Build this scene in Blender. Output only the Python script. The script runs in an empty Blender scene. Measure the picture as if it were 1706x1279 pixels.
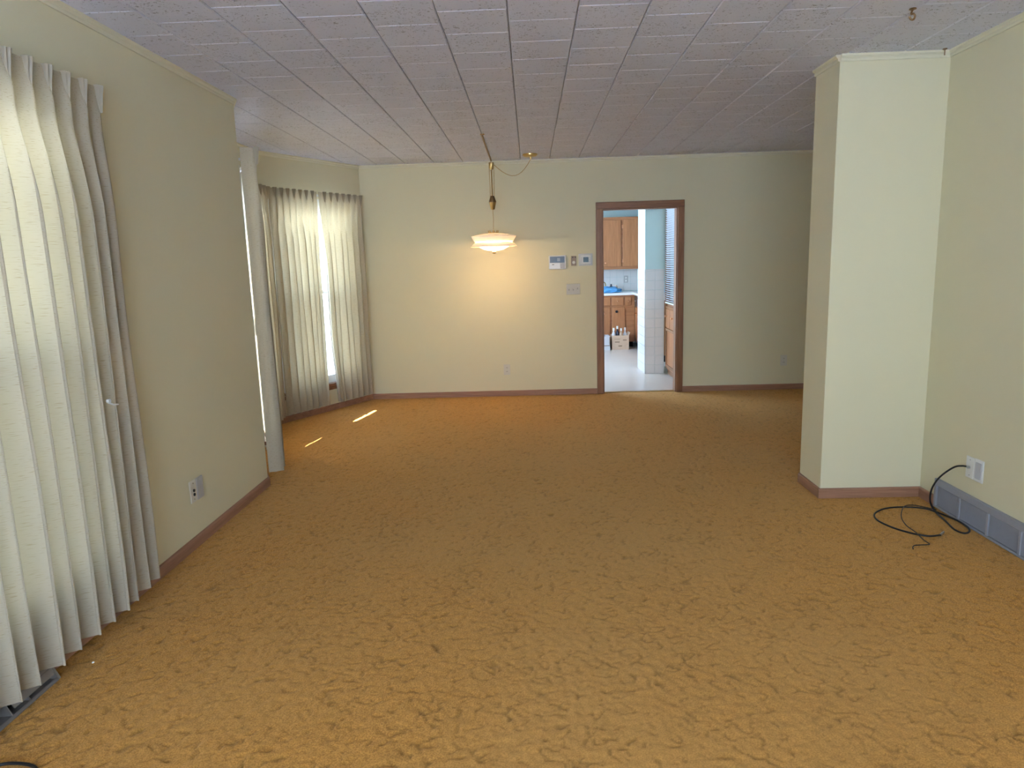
import bpy, bmesh, math, random
from mathutils import Vector, Matrix, noise
random.seed(7)
S = bpy.context.scene
C = S.collection

# ------------------------------------------------------------------ camera
F_PX, PITCH, ROLL, YAW, CAM_Z = 1167.84, math.radians(9.775), math.radians(-1.727), math.radians(-1.733), 1.444
fwd = Vector((math.sin(YAW)*math.cos(PITCH), math.cos(YAW)*math.cos(PITCH), -math.sin(PITCH)))
rgt = Vector((math.cos(YAW), -math.sin(YAW), 0))
upv = rgt.cross(fwd)
r2 = rgt*math.cos(ROLL) + upv*math.sin(ROLL)
u2 = -rgt*math.sin(ROLL) + upv*math.cos(ROLL)
cam_d = bpy.data.cameras.new('camera'); cam = bpy.data.objects.new('camera', cam_d); C.objects.link(cam)
cam_d.sensor_width = 36.0; cam_d.lens = F_PX/1706*36.0; cam_d.clip_start = 0.05; cam_d.clip_end = 500
m = Matrix.Identity(4)
for i in range(3):
    m[i][0] = r2[i]; m[i][1] = u2[i]; m[i][2] = -fwd[i]
m[2][3] = CAM_Z
cam.matrix_world = m
S.camera = cam

# ------------------------------------------------------------------ world, sun, exposure
w = bpy.data.worlds.new('sky'); S.world = w; w.use_nodes = True
nt = w.node_tree; nt.nodes.clear()
out = nt.nodes.new('ShaderNodeOutputWorld'); bg = nt.nodes.new('ShaderNodeBackground')
tc = nt.nodes.new('ShaderNodeTexCoord'); sx = nt.nodes.new('ShaderNodeSeparateXYZ'); rp = nt.nodes.new('ShaderNodeValToRGB')
rp.color_ramp.elements[0].position = 0.0; rp.color_ramp.elements[0].color = (0.69, 0.84, 1.0, 1)
rp.color_ramp.elements[1].position = 0.9; rp.color_ramp.elements[1].color = (0.32, 0.55, 1.0, 1)
nt.links.new(tc.outputs['Generated'], sx.inputs[0]); nt.links.new(sx.outputs['Z'], rp.inputs[0])
nt.links.new(rp.outputs[0], bg.inputs[0]); nt.links.new(bg.outputs[0], out.inputs[0])
bg.inputs[1].default_value = 6.0
sun_d = bpy.data.lights.new('sun', 'SUN'); sun = bpy.data.objects.new('sun', sun_d); C.objects.link(sun)
sun_d.energy = 28.0; sun_d.angle = 0.0093; sun_d.color = (1.0, 0.97, 0.92)
sd = Vector((0.198, 0.98, -0.88)).normalized()
sun.rotation_euler = sd.to_track_quat('-Z', 'Y').to_euler()
S.view_settings.view_transform = 'Standard'; S.view_settings.look = 'None'
S.view_settings.exposure = 1.42; S.view_settings.gamma = 1.0; S.view_settings.use_curve_mapping = False
S.cycles.max_bounces = 7; S.cycles.diffuse_bounces = 4; S.cycles.glossy_bounces = 2; S.cycles.transmission_bounces = 4; S.cycles.adaptive_threshold = 0.02; S.cycles.transparent_max_bounces = 16
S.cycles.caustics_reflective = False; S.cycles.caustics_refractive = False
S.cycles.sample_clamp_indirect = 6.0

# ------------------------------------------------------------------ room numbers
XL, XR, YF, YB, H = -1.82, 2.294, 7.617, -1.6, 2.5
YL = 4.55                                   # the left wall ends here and the bay begins
B1, B2, BF = Vector((-2.43, 5.74, 0)), Vector((-2.43, 6.43, 0)), Vector((-1.78, YF, 0))
XE = 3.8                                    # far side of the entry beyond the wall stub
CX0, CY0, CY1 = 1.705, 4.08, 4.40           # wall stub
WT = 0.14

# ------------------------------------------------------------------ materials
MATS = {}
def newmat(name):
    mt = bpy.data.materials.new(name); mt.use_nodes = True; nt = mt.node_tree; nt.nodes.clear()
    o = nt.nodes.new('ShaderNodeOutputMaterial'); return mt, nt, o
def nd(nt, t, **k):
    n = nt.nodes.new('ShaderNode'+t)
    for a, v in k.items(): setattr(n, a, v)
    return n
def mixcol(nt, fac, a, b, mode='MIX'):
    mx = nd(nt, 'Mix', data_type='RGBA', blend_type=mode)
    for sock, v in ((0, fac), (6, a), (7, b)):
        if hasattr(v, 'is_output'): nt.links.new(v, mx.inputs[sock])
        elif sock == 0: mx.inputs[0].default_value = v
        else: mx.inputs[sock].default_value = (*v[:3], 1)
    return mx.outputs[2]
def noise_tex(nt, scale, detail=3, rough=0.5, stretch=None, coord='Object', dist=0.0):
    t = nd(nt, 'TexCoord'); mp = nd(nt, 'Mapping'); n = nd(nt, 'TexNoise')
    nt.links.new(t.outputs[coord], mp.inputs[0]); nt.links.new(mp.outputs[0], n.inputs[0])
    if stretch: mp.inputs['Scale'].default_value = stretch
    n.inputs['Scale'].default_value = scale; n.inputs['Detail'].default_value = detail
    n.inputs['Roughness'].default_value = rough; n.inputs['Distortion'].default_value = dist
    return n.outputs['Fac']
def ramp(nt, fac, p0, p1, c0=(0, 0, 0), c1=(1, 1, 1)):
    r = nd(nt, 'ValToRGB'); r.color_ramp.elements[0].position = p0; r.color_ramp.elements[1].position = p1
    r.color_ramp.elements[0].color = (*c0, 1); r.color_ramp.elements[1].color = (*c1, 1)
    nt.links.new(fac, r.inputs[0]); return r.outputs[0]
def plain(name, col, rough=0.6, metal=0.0, var=0.06, vscale=6.0, bump=0.0, bscale=120.0, spec=0.5, coat=0.0):
    if name in MATS: return MATS[name]
    mt, nt, o = newmat(name); b = nd(nt, 'BsdfPrincipled')
    f = noise_tex(nt, vscale, 1)
    c = mixcol(nt, f, tuple(x*(1-var) for x in col), tuple(min(1, x*(1+var)) for x in col))
    nt.links.new(c, b.inputs['Base Color'])
    b.inputs['Roughness'].default_value = rough; b.inputs['Metallic'].default_value = metal
    b.inputs['Specular IOR Level'].default_value = spec; b.inputs['Coat Weight'].default_value = coat
    if bump:
        bn = nd(nt, 'Bump'); bn.inputs['Strength'].default_value = bump; bn.inputs['Distance'].default_value = 0.002
        nt.links.new(noise_tex(nt, bscale), bn.inputs['Height']); nt.links.new(bn.outputs[0], b.inputs['Normal'])
    nt.links.new(b.outputs[0], o.inputs[0]); MATS[name] = mt; return mt
def wood(name, c0, c1, axis, rough=0.42):
    if name in MATS: return MATS[name]
    mt, nt, o = newmat(name); b = nd(nt, 'BsdfPrincipled')
    st = [28.0, 28.0, 28.0]; st[axis] = 1.6
    f = noise_tex(nt, 1.0, 5, 0.6, stretch=tuple(st), dist=0.6)
    st2 = [160.0, 160.0, 160.0]; st2[axis] = 6
    g = noise_tex(nt, 1.0, 2, 0.5, stretch=tuple(st2))
    c = mixcol(nt, ramp(nt, f, 0.3, 0.7), c0, c1)
    c = mixcol(nt, ramp(nt, g, 0.35, 0.6, (0.25,)*3, (0, 0, 0)), c, tuple(x*0.45 for x in c0))
    nt.links.new(c, b.inputs['Base Color']); b.inputs['Roughness'].default_value = rough
    nt.links.new(b.outputs[0], o.inputs[0]); MATS[name] = mt; return mt
def fabric():
    mt, nt, o = newmat('drape_fabric')
    f1 = noise_tex(nt, 1.0, 1, 0.5, stretch=(46, 420, 1), coord='UV')
    base = mixcol(nt, ramp(nt, f1, 0.60, 0.74), (0.375, 0.33, 0.255), (0.29, 0.23, 0.15))
    tcol = mixcol(nt, ramp(nt, f1, 0.60, 0.74), (0.160, 0.128, 0.074), (0.104, 0.076, 0.034))
    d = nd(nt, 'BsdfDiffuse'); t = nd(nt, 'BsdfTranslucent'); ms = nd(nt, 'AddShader')
    nt.links.new(base, d.inputs['Color']); nt.links.new(tcol, t.inputs['Color'])
    nt.links.new(d.outputs[0], ms.inputs[0]); nt.links.new(t.outputs[0], ms.inputs[1]); nt.links.new(ms.outputs[0], o.inputs[0])
    return mt
def glass():
    mt, nt, o = newmat('window_glass')
    tr = nd(nt, 'BsdfTransparent'); gl = nd(nt, 'BsdfGlossy'); lw = nd(nt, 'LayerWeight'); ms = nd(nt, 'MixShader')
    tr.inputs[0].default_value = (0.93, 0.96, 0.97, 1); gl.inputs['Roughness'].default_value = 0.02; lw.inputs[0].default_value = 0.5
    p5 = nd(nt, 'Math', operation='POWER'); p5.inputs[1].default_value = 5.0; nt.links.new(lw.outputs['Facing'], p5.inputs[0])
    ma = nd(nt, 'Math', operation='MULTIPLY_ADD'); ma.inputs[1].default_value = 0.8; ma.inputs[2].default_value = 0.05; nt.links.new(p5.outputs[0], ma.inputs[0])
    nt.links.new(ma.outputs[0], ms.inputs[0]); nt.links.new(tr.outputs[0], ms.inputs[1]); nt.links.new(gl.outputs[0], ms.inputs[2])
    nt.links.new(ms.outputs[0], o.inputs[0]); return mt
def screen_mesh():
    mt, nt, o = newmat('insect_screen')
    tr = nd(nt, 'BsdfTransparent'); df = nd(nt, 'BsdfDiffuse'); ms = nd(nt, 'MixShader')
    df.inputs[0].default_value = (0.12, 0.12, 0.12, 1); ms.inputs[0].default_value = 0.42
    nt.links.new(tr.outputs[0], ms.inputs[1]); nt.links.new(df.outputs[0], ms.inputs[2]); nt.links.new(ms.outputs[0], o.inputs[0]); return mt
def carpet():
    mt, nt, o = newmat('carpet_pile'); b = nd(nt, 'BsdfPrincipled')
    at = nd(nt, 'Attribute', attribute_name='groove'); aw = nd(nt, 'Attribute', attribute_name='wear')
    tuft = noise_tex(nt, 210.0, 1, 0.7)
    c = mixcol(nt, ramp(nt, tuft, 0.33, 0.67), (0.37, 0.158, 0.026), (0.67, 0.322, 0.066))
    c = mixcol(nt, aw.outputs['Fac'], c, (0.49, 0.272, 0.088))
    gs = nd(nt, 'Math', operation='MULTIPLY'); gs.inputs[1].default_value = 0.52; nt.links.new(at.outputs['Fac'], gs.inputs[0])
    c = mixcol(nt, gs.outputs[0], c, (0.17, 0.09, 0.022))
    nt.links.new(c, b.inputs['Base Color'])
    b.inputs['Roughness'].default_value = 0.95; b.inputs['Specular IOR Level'].default_value = 0.1
    b.inputs['Sheen Weight'].default_value = 0.25; b.inputs['Sheen Roughness'].default_value = 0.5
    b.inputs['Sheen Tint'].default_value = (0.95, 0.75, 0.45, 1)
    nt.links.new(b.outputs[0], o.inputs[0]); return mt
def tile_fissured():
    mt, nt, o = newmat('fissured_tile'); b = nd(nt, 'BsdfPrincipled')
    oi = nd(nt, 'ObjectInfo'); t = nd(nt, 'TexCoord'); ad = nd(nt, 'VectorMath', operation='ADD')
    nt.links.new(t.outputs['Object'], ad.inputs[0]); nt.links.new(oi.outputs['Location'], ad.inputs[1])
    n1 = nd(nt, 'TexNoise'); n1.inputs['Scale'].default_value = 75.0; n1.inputs['Detail'].default_value = 3.0; n1.inputs['Distortion'].default_value = 1.2
    n2 = nd(nt, 'TexNoise'); n2.inputs['Scale'].default_value = 7.0; n2.inputs['Detail'].default_value = 2.0
    nt.links.new(ad.outputs[0], n1.inputs[0]); nt.links.new(ad.outputs[0], n2.inputs[0])
    th = nd(nt, 'Math', operation='MULTIPLY_ADD'); th.inputs[1].default_value = 0.20; nt.links.new(n2.outputs['Fac'], th.inputs[0]); nt.links.new(n1.outputs['Fac'], th.inputs[2])
    pit = ramp(nt, th.outputs[0], 0.715, 0.755)
    c = mixcol(nt, pit, (0.68, 0.685, 0.79), (0.34, 0.335, 0.38))
    nt.links.new(c, b.inputs['Base Color']); b.inputs['Roughness'].default_value = 0.75
    nt.links.new(b.outputs[0], o.inputs[0]); return mt
def milk_glass(name, em, tf):
    mt, nt, o = newmat(name)
    d = nd(nt, 'BsdfPrincipled'); t = nd(nt, 'BsdfTranslucent'); ms = nd(nt, 'MixShader')
    f = noise_tex(nt, 9.0, 3, stretch=(1, 1, 3))
    c = mixcol(nt, f, (0.93, 0.88, 0.80), (0.98, 0.95, 0.90)); nt.links.new(c, d.inputs['Base Color']); nt.links.new(c, t.inputs['Color'])
    d.inputs['Roughness'].default_value = 0.15
    d.inputs['Emission Color'].default_value = (1.0, 0.86, 0.66, 1); d.inputs['Emission Strength'].default_value = em
    ms.inputs[0].default_value = tf
    nt.links.new(d.outputs[0], ms.inputs[1]); nt.links.new(t.outputs[0], ms.inputs[2]); nt.links.new(ms.outputs[0], o.inputs[0]); return mt

PAINT = plain('cream_wall_paint', (0.76, 0.695, 0.48), 0.7, var=0.025, vscale=1.5, spec=0.3)
TRIMP = plain('cream_trim_paint', (0.76, 0.71, 0.53), 0.5, var=0.03)
OAKX = wood('brown_wood_x', (0.205, 0.085, 0.035), (0.36, 0.165, 0.075), 0)
OAKY = wood('brown_wood_y', (0.205, 0.085, 0.035), (0.36, 0.165, 0.075), 1)
OAKZ = wood('brown_wood_z', (0.205, 0.085, 0.035), (0.36, 0.165, 0.075), 2)
BBX = wood('baseboard_wood_x', (0.30, 0.145, 0.085), (0.46, 0.24, 0.15), 0)
BBY = wood('baseboard_wood_y', (0.30, 0.145, 0.085), (0.46, 0.24, 0.15), 1)
CABZ = wood('cabinet_wood_z', (0.36, 0.14, 0.052), (0.50, 0.215, 0.09), 2, 0.35)
CABX = wood('cabinet_wood_x', (0.33, 0.128, 0.048), (0.47, 0.20, 0.085), 0, 0.35)
FAB, GLASS, SCREEN, CARPET, TILE = fabric(), glass(), screen_mesh(), carpet(), tile_fissured()
WHITEP = plain('white_window_paint', (0.80, 0.80, 0.78), 0.45)
WPLAST = plain('white_plastic', (0.80, 0.79, 0.76), 0.35, var=0.02)
IVORY = plain('ivory_plastic', (0.70, 0.66, 0.56), 0.4, var=0.03)
GREYP = plain('grey_painted_metal', (0.33, 0.335, 0.37), 0.45, var=0.05, vscale=14)
GREYD = plain('dark_louver_metal', (0.17, 0.18, 0.215), 0.5, var=0.08, vscale=30)
BLACK = plain('black_rubber', (0.012, 0.012, 0.014), 0.45)
DARK = plain('dark_cavity', (0.01, 0.009, 0.008), 0.9)
BRASS = plain('aged_brass', (0.62, 0.42, 0.17), 0.28, 1.0, var=0.1, vscale=30)
BRONZE = plain('bronze_metal', (0.30, 0.19, 0.10), 0.4, 1.0, var=0.12, vscale=60, bump=0.5, bscale=300)
COPPER = plain('copper_knob', (0.72, 0.36, 0.20), 0.3, 1.0)
CHROME = plain('dull_steel', (0.55, 0.55, 0.56), 0.3, 1.0)

# ------------------------------------------------------------------ mesh helpers
def wloc(o):
    v = Vector((0, 0, 0))
    while o is not None: v += o.location; o = o.parent
    return v
class MB:
    def __init__(s, M=None): s.v, s.f, s.M, s.uv = [], [], M, None
    def add(s, pts, faces):
        b = len(s.v)
        for p in pts:
            p = Vector(p); s.v.append(s.M @ p if s.M else p)
        s.f += [tuple(i+b for i in f) for f in faces]; return s
    def box(s, x0, x1, y0, y1, z0, z1):
        return s.add([(x0,y0,z0),(x1,y0,z0),(x1,y1,z0),(x0,y1,z0),(x0,y0,z1),(x1,y0,z1),(x1,y1,z1),(x0,y1,z1)],
                     [(0,3,2,1),(4,5,6,7),(0,1,5,4),(1,2,6,5),(2,3,7,6),(3,0,4,7)])
    def sheet(s, x0, x1, y, z0, z1):
        return s.add([(x0,y,z0),(x1,y,z0),(x1,y,z1),(x0,y,z1)], [(0,1,2,3)])
    def bbox(s, x0, x1, y0, y1, z0, z1, b=0.004, seg=2):
        bm = bmesh.new(); bmesh.ops.create_cube(bm, size=1.0)
        for v in bm.verts: v.co = Vector(((x0+x1)/2+v.co.x*(x1-x0), (y0+y1)/2+v.co.y*(y1-y0), (z0+z1)/2+v.co.z*(z1-z0)))
        bmesh.ops.bevel(bm, geom=bm.edges[:], offset=b, segments=seg, profile=0.5, affect='EDGES')
        bm.verts.index_update(); s.add([v.co.copy() for v in bm.verts], [tuple(v.index for v in f.verts) for f in bm.faces]); bm.free(); return s
    def tube(s, path, r, n=8, close=True):
        path = [Vector(p) for p in path]; rings = []; up = Vector((0, 0, 1)); prev = None
        for i, p in enumerate(path):
            d = (path[min(i+1, len(path)-1)] - path[max(i-1, 0)]).normalized()
            if prev is None:
                a = d.cross(up)
                if a.length < 1e-3: a = d.cross(Vector((1, 0, 0)))
            else: a = prev - d*prev.dot(d)
            a.normalize(); prev = a; bb = d.cross(a)
            rr = r[i] if isinstance(r, (list, tuple)) else r
            rings.append([p + (a*math.cos(2*math.pi*k/n) + bb*math.sin(2*math.pi*k/n))*rr for k in range(n)])
        pts = [q for rg in rings for q in rg]; fs = []
        for i in range(len(path)-1):
            for k in range(n):
                k2 = (k+1) % n; fs.append((i*n+k, i*n+k2, (i+1)*n+k2, (i+1)*n+k))
        if close: fs += [tuple(range(n))[::-1], tuple((len(path)-1)*n+k for k in range(n))]
        return s.add(pts, fs)
    def lathe(s, prof, c, n=32, wav=None, cap=False):
        c = Vector(c); pts = []; fs = []
        for (r, z) in prof:
            for k in range(n):
                a = 2*math.pi*k/n; rr, zz = wav(r, z, a) if wav else (r, z)
                pts.append(c + Vector((rr*math.cos(a), rr*math.sin(a), zz)))
        for i in range(len(prof)-1):
            for k in range(n):
                k2 = (k+1) % n; fs.append((i*n+k, i*n+k2, (i+1)*n+k2, (i+1)*n+k))
        return s.add(pts, fs)
    def prism(s, prof, p0, p1, n):
        """profile (out, z) swept in a straight line from p0 to p1; n is the outward direction"""
        p0, p1, n = Vector(p0), Vector(p1), Vector(n); k = len(prof)
        pts = [p0 + n*a + Vector((0, 0, b)) for a, b in prof] + [p1 + n*a + Vector((0, 0, b)) for a, b in prof]
        fs = [(i, (i+1) % k, k+(i+1) % k, k+i) for i in range(k)] + [tuple(range(k))[::-1], tuple(range(k, 2*k))]
        return s.add(pts, fs)
    def build(s, name, mat, parent=None, smooth=False):
        off = wloc(parent) if parent else Vector((0, 0, 0))
        me = bpy.data.meshes.new(name); me.from_pydata([v - off for v in s.v], [], s.f); me.materials.append(mat)
        bm = bmesh.new(); bm.from_mesh(me); bmesh.ops.recalc_face_normals(bm, faces=bm.faces[:]); bm.to_mesh(me); bm.free()
        if smooth:
            me.polygons.foreach_set('use_smooth', [True]*len(me.polygons))
            if smooth != 'all':
                bm = bmesh.new(); bm.from_mesh(me)
                for e in bm.edges:
                    if len(e.link_faces) == 2 and e.calc_face_angle(0) > 0.7: e.smooth = False
                bm.to_mesh(me); bm.free()
        o = bpy.data.objects.new(name, me); C.objects.link(o)
        if parent: o.parent = parent
        return o
def tag(o, label=None, cat=None, group=None, kind=None):
    for k, v in (('label', label), ('category', cat), ('group', group), ('kind', kind)):
        if v: o[k] = v
    return o
def thing(name, loc, label, cat, group=None):
    o = bpy.data.objects.new(name, None); C.objects.link(o); o.location = loc; o.empty_display_size = 0.05
    return tag(o, label, cat, group)
def sroot(name, loc):
    o = bpy.data.objects.new(name, None); C.objects.link(o); o.location = loc; o.empty_display_size = 0.05
    return tag(o, kind='structure')
def struct(o): return tag(o, kind='structure')
def frame(P0, P1):
    """local frame of a wall: x along the wall, y into the room, z up"""
    d = (Vector(P1)-Vector(P0)); L = d.length; d.normalize(); n = Vector((d.y, -d.x, 0))
    M = Matrix.Identity(4)
    for i in range(3): M[i][0] = d[i]; M[i][1] = n[i]; M[i][2] = (0, 0, 1)[i]; M[i][3] = P0[i]
    return M, L
def catmull(P, n=8):
    P = [Vector(p) for p in P]; out = []
    for i in range(len(P)-1):
        a, b, c, d = P[max(i-1, 0)], P[i], P[i+1], P[min(i+2, len(P)-1)]
        for k in range(n):
            t = k/n; out.append(0.5*((2*b)+(c-a)*t+(2*a-5*b+4*c-d)*t*t+(3*b-a-3*c+d)*t**3))
    return out + [P[-1]]

# ------------------------------------------------------------------ walls
def wall(name, P0, P1, holes=(), ext0=0.0, ext1=0.0, mat=PAINT, top=H+0.015, thick=WT):
    M, L = frame(P0, P1); mb = MB(M); t = -ext0
    for (a, b, z0, z1) in holes:
        mb.box(t, a, -thick, 0, 0, top)
        if z0 > 0: mb.box(a, b, -thick, 0, 0, z0)
        mb.box(a, b, -thick, 0, z1, top); t = b
    mb.box(t, L+ext1, -thick, 0, 0, top)
    return struct(mb.build(name, mat)), M, L
V = lambda x, y, z=0: Vector((x, y, z))
SILL, HEAD = 0.27, 2.06
_, ML, LL = wall('wall_left', V(XL, YB), V(XL, YL), [(0.35-YB, 1.50-YB, SILL, HEAD), (1.61-YB, 2.76-YB, SILL, HEAD)], ext0=WT)
_, M1, L1 = wall('wall_bay_near', V(XL, YL), B1, [(0.17, 1.17, SILL, HEAD)], ext1=0.06)
_, M2, L2 = wall('wall_bay_middle', B1, B2, [(0.09, 0.60, SILL, HEAD)], ext0=0.06, ext1=0.06)
_, M3, L3 = wall('wall_bay_far', B2, BF, [(0.17, 1.17, SILL, HEAD)], ext0=0.06)
DX0, DX1, DZ = 0.775, 1.568, 1.978
_, MF, LF = wall('wall_far', BF, V(XE, YF), [(DX0-BF.x, DX1-BF.x, 0, DZ)], ext0=0.2, ext1=WT, thick=0.11)
wall('wall_entry_side', V(XE, YF), V(XE, CY1))
wall('wall_entry_near', V(XE, CY1), V(XR+WT, CY1), ext0=WT, thick=0.12)
_, MR, LR = wall('wall_right', V(XR, CY0), V(XR, YB), ext1=WT)
struct(MB().box(CX0, XR+WT, CY0, CY1, 0, H+0.015).build('wall_stub', PAINT))
wall('wall_back', V(XR, YB), V(XL, YB), [(1.35, 4.02, 0.42, 2.34)], ext0=WT, ext1=WT)

# floor: carpet over the room outline
outline = [V(XL, YB), V(XL, YL), B1, B2, BF, V(DX0, YF), V(DX0, YF+0.065), V(DX1, YF+0.065), V(DX1, YF), V(XE, YF), V(XE, CY1), V(XR+0.02, CY1), V(XR+0.02, YB)]
import numpy as np
def vnoise(x, y, seed):
    """smooth 2-D lattice noise, -1..1"""
    xi = np.floor(x).astype(np.int64); yi = np.floor(y).astype(np.int64); fx = x-xi; fy = y-yi
    def g(i, j, dx, dy):
        h = (i*374761393 + j*668265263 + seed*974634777) & 0xFFFFFFFF
        h = ((h ^ (h >> 13))*1274126177) & 0xFFFFFFFF; h = h ^ (h >> 16)
        a = h.astype(np.float64)*(2*np.pi/4294967296.0); return np.cos(a)*dx + np.sin(a)*dy
    u = fx*fx*fx*(fx*(fx*6-15)+10); v = fy*fy*fy*(fy*(fy*6-15)+10)
    return 1.5*((g(xi, yi, fx, fy)*(1-u)+g(xi+1, yi, fx-1, fy)*u)*(1-v) + (g(xi, yi+1, fx, fy-1)*(1-u)+g(xi+1, yi+1, fx-1, fy-1)*u)*v)
def pip(x, y, P):
    c = np.zeros(x.shape, bool); j = len(P)-1
    for i in range(len(P)):
        xi, yi, xj, yj = P[i].x, P[i].y, P[j].x, P[j].y
        if yi != yj: c ^= ((yi > y) != (yj > y)) & (x < (xj-xi)*(y-yi)/(yj-yi)+xi)
        j = i
    return c
xs = np.arange(-2.46, XE+0.03, 0.0072)
ys = np.concatenate([np.arange(1.0, 3.2, 0.0062), np.arange(3.2, 4.8, 0.009), np.arange(4.8, YF+0.07, 0.014)])
gx, gy = np.meshgrid(xs, ys)
wx = gx + 0.020*vnoise(gx*16, gy*16, 5); wy = gy + 0.020*vnoise(gx*16, gy*16, 9)
n1 = vnoise(wx*15, wy*15, 1) + 0.4*vnoise(wx*34, wy*34, 2)
n2 = 0.6*vnoise(gx*4.5, gy*4.5, 3) + vnoise(gx*21, gy*21, 4)
ridge = np.clip(1-np.abs(n1)/0.125, 0, 1); ridge = ridge*ridge*(3-2*ridge)
groove = ridge*np.clip((n2+0.42)/0.5, 0.12, 1)
traffic = np.exp(-((gx-0.35-0.10*(gy-3))/1.15)**2)*np.clip((gy-0.5)/2, 0, 1)
wear = np.clip(0.10+0.42*traffic+0.25*vnoise(gx*1.3, gy*1.3, 8), 0, 0.6)
lump = vnoise(gx*30, gy*30, 6)
gz = -0.0065*groove*(1-0.5*wear) + 0.0022*lump + 0.0014*vnoise(gx*70, gy*70, 7) - 0.0015
ok = np.zeros(gx.shape, bool)
for dx, dy in ((.02, 0), (-.02, 0), (0, .02), (0, -.02), (0, 0)): ok |= pip(gx+dx, gy+dy, outline)
nxx = len(xs); nyy = len(ys); idx = np.arange(nxx*nyy).reshape(nyy, nxx)
q = ok[:-1, :-1] | ok[1:, 1:]
faces = np.stack([idx[:-1, :-1][q], idx[:-1, 1:][q], idx[1:, 1:][q], idx[1:, :-1][q]], 1)
used = np.unique(faces); remap = np.full(nxx*nyy, -1); remap[used] = np.arange(len(used)); faces = remap[faces]
co = np.stack([gx.ravel()[used], gy.ravel()[used], gz.ravel()[used]], 1).astype(np.float32)
me = bpy.data.meshes.new('floor'); me.vertices.add(len(co)+4); me.loops.add(faces.size+4); me.polygons.add(len(faces)+1)
nb = len(co); co = np.concatenate([co, np.array([(-2.0, YB, -.001), (XR+.02, YB, -.001), (XR+.02, 1.0, -.001), (-2.0, 1.0, -.001)], np.float32)])
me.vertices.foreach_set('co', co.ravel()); me.loops.foreach_set('vertex_index', np.concatenate([faces.ravel(), np.arange(nb, nb+4)]).astype(np.int32))
me.polygons.foreach_set('loop_start', (np.arange(len(faces)+1)*4).astype(np.int32))
me.update(calc_edges=True); me.polygons.foreach_set('use_smooth', np.ones(len(me.polygons), bool))
for nm, arr in (('groove', groove), ('wear', wear)):
    me.attributes.new(nm, 'FLOAT', 'POINT').data.foreach_set('value', np.concatenate([arr.ravel()[used], np.full(4, .2)]).astype(np.float32))
me.materials.append(CARPET); fo = bpy.data.objects.new('floor', me); C.objects.link(fo); struct(fo)
# subfloor under the carpet
struct(MB().box(-2.5, XE+.1, YB-.1, YF+.03, -0.12, -0.02).build('floor_slab', plain('subfloor', (0.3, 0.25, 0.2), 0.9)))

# ceiling: backing board and fissured tiles in staggered rows
CEILB = plain('ceiling_backing', (0.26, 0.245, 0.25), 0.9)
co_ = [V(XL-.13, YB-WT), V(XL-.13, YL-.05), B1+V(-.13, -.05), B2+V(-.13, .05), V(BF.x-.2, YF+.12), V(XE+WT, YF+.12), V(XE+WT, YB-WT)]
k_ = len(co_); cm = MB(); cm.add([p+V(0, 0, H+.015) for p in co_]+[p+V(0, 0, H+.12) for p in co_], [tuple(range(k_)), tuple(range(k_, 2*k_))]+[(i, (i+1) % k_, k_+(i+1) % k_, k_+i) for i in range(k_)])
ceil = struct(cm.build('ceiling', CEILB))
def inside(x, y):
    P = [(XL, YB), (XL, YL), (B1.x, B1.y), (B2.x, B2.y), (BF.x, YF), (XE, YF), (XE, CY1), (XR, CY1), (XR, YB)]; c = False; j = len(P)-1
    for i in range(len(P)):
        if (P[i][1] > y) != (P[j][1] > y) and x < (P[j][0]-P[i][0])*(y-P[i][1])/(P[j][1]-P[i][1])+P[i][0]: c = not c
        j = i
    return c
TS = 0.301
def tile_pts(x0, x1, y0, y1, b=0.0045, g=0.0007):
    z = H; x0 += g*2.5; x1 -= g*2.5; y0 += g*.8; y1 -= g*.8
    return ([(x0,y0,z+.012),(x1,y0,z+.012),(x1,y1,z+.012),(x0,y1,z+.012),(x0,y0,z+b),(x1,y0,z+b),(x1,y1,z+b),(x0,y1,z+b),
             (x0+b,y0+b,z),(x1-b,y0+b,z),(x1-b,y1-b,z),(x0+b,y1-b,z)],
            [(0,1,2,3),(0,4,5,1),(1,5,6,2),(2,6,7,3),(3,7,4,0),(4,8,9,5),(5,9,10,6),(6,10,11,7),(7,11,8,4),(8,11,10,9)])
def onscreen(x, y, z):
    d = Vector((x, y, z-CAM_Z)); q = d.dot(fwd)
    if q < 0.2: return None
    return 853+F_PX*d.dot(r2)/q, 639.5-F_PX*d.dot(u2)/q, q
tiles = []
for ci in range(-8, 15):
    x0 = -0.37 + TS*ci; x1 = x0+TS
    yo = 0.02 if ci % 2 else 0.17
    k = -6
    while True:
        y0 = yo + k*TS; y1 = y0+TS; k += 1
        if y0 > YF: break
        y0c, y1c = max(y0, YB-0.02), min(y1, YF+0.01)
        if y1c-y0c < 0.02: continue
        ins = sum(inside(x0+(x1-x0)*a, y0c+(y1c-y0c)*b) for a in (.03, .35, .65, .97) for b in (.03, .35, .65, .97))
        if not ins: continue
        s = onscreen((x0+x1)/2, (y0c+y1c)/2, H)
        vis = s and -60 < s[0] < 1766 and -40 < s[1]
        tiles.append((0 if vis else 1, s[2] if s else 99, x0, x1, y0c, y1c))
tiles.sort()
shared = {}; rest = MB()
for i, (v, q, x0, x1, y0, y1) in enumerate(tiles):
    if i < 300 and v == 0:
        key = round(y1-y0, 3)
        if key not in shared:
            w2 = (x1-x0)/2; h2 = (y1-y0)/2
            p, f = tile_pts(-w2, w2, -h2, h2); p = [(a, b, c-H) for a, b, c in p]
            me = bpy.data.meshes.new('ceiling_tile'); me.from_pydata(p, [], f); me.materials.append(TILE); shared[key] = me
        o = bpy.data.objects.new('ceiling_tile', shared[key]); C.objects.link(o); o.parent = ceil
        o.location = ((x0+x1)/2, (y0+y1)/2, H)
    else: rest.add(*tile_pts(x0, x1, y0, y1))
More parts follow.
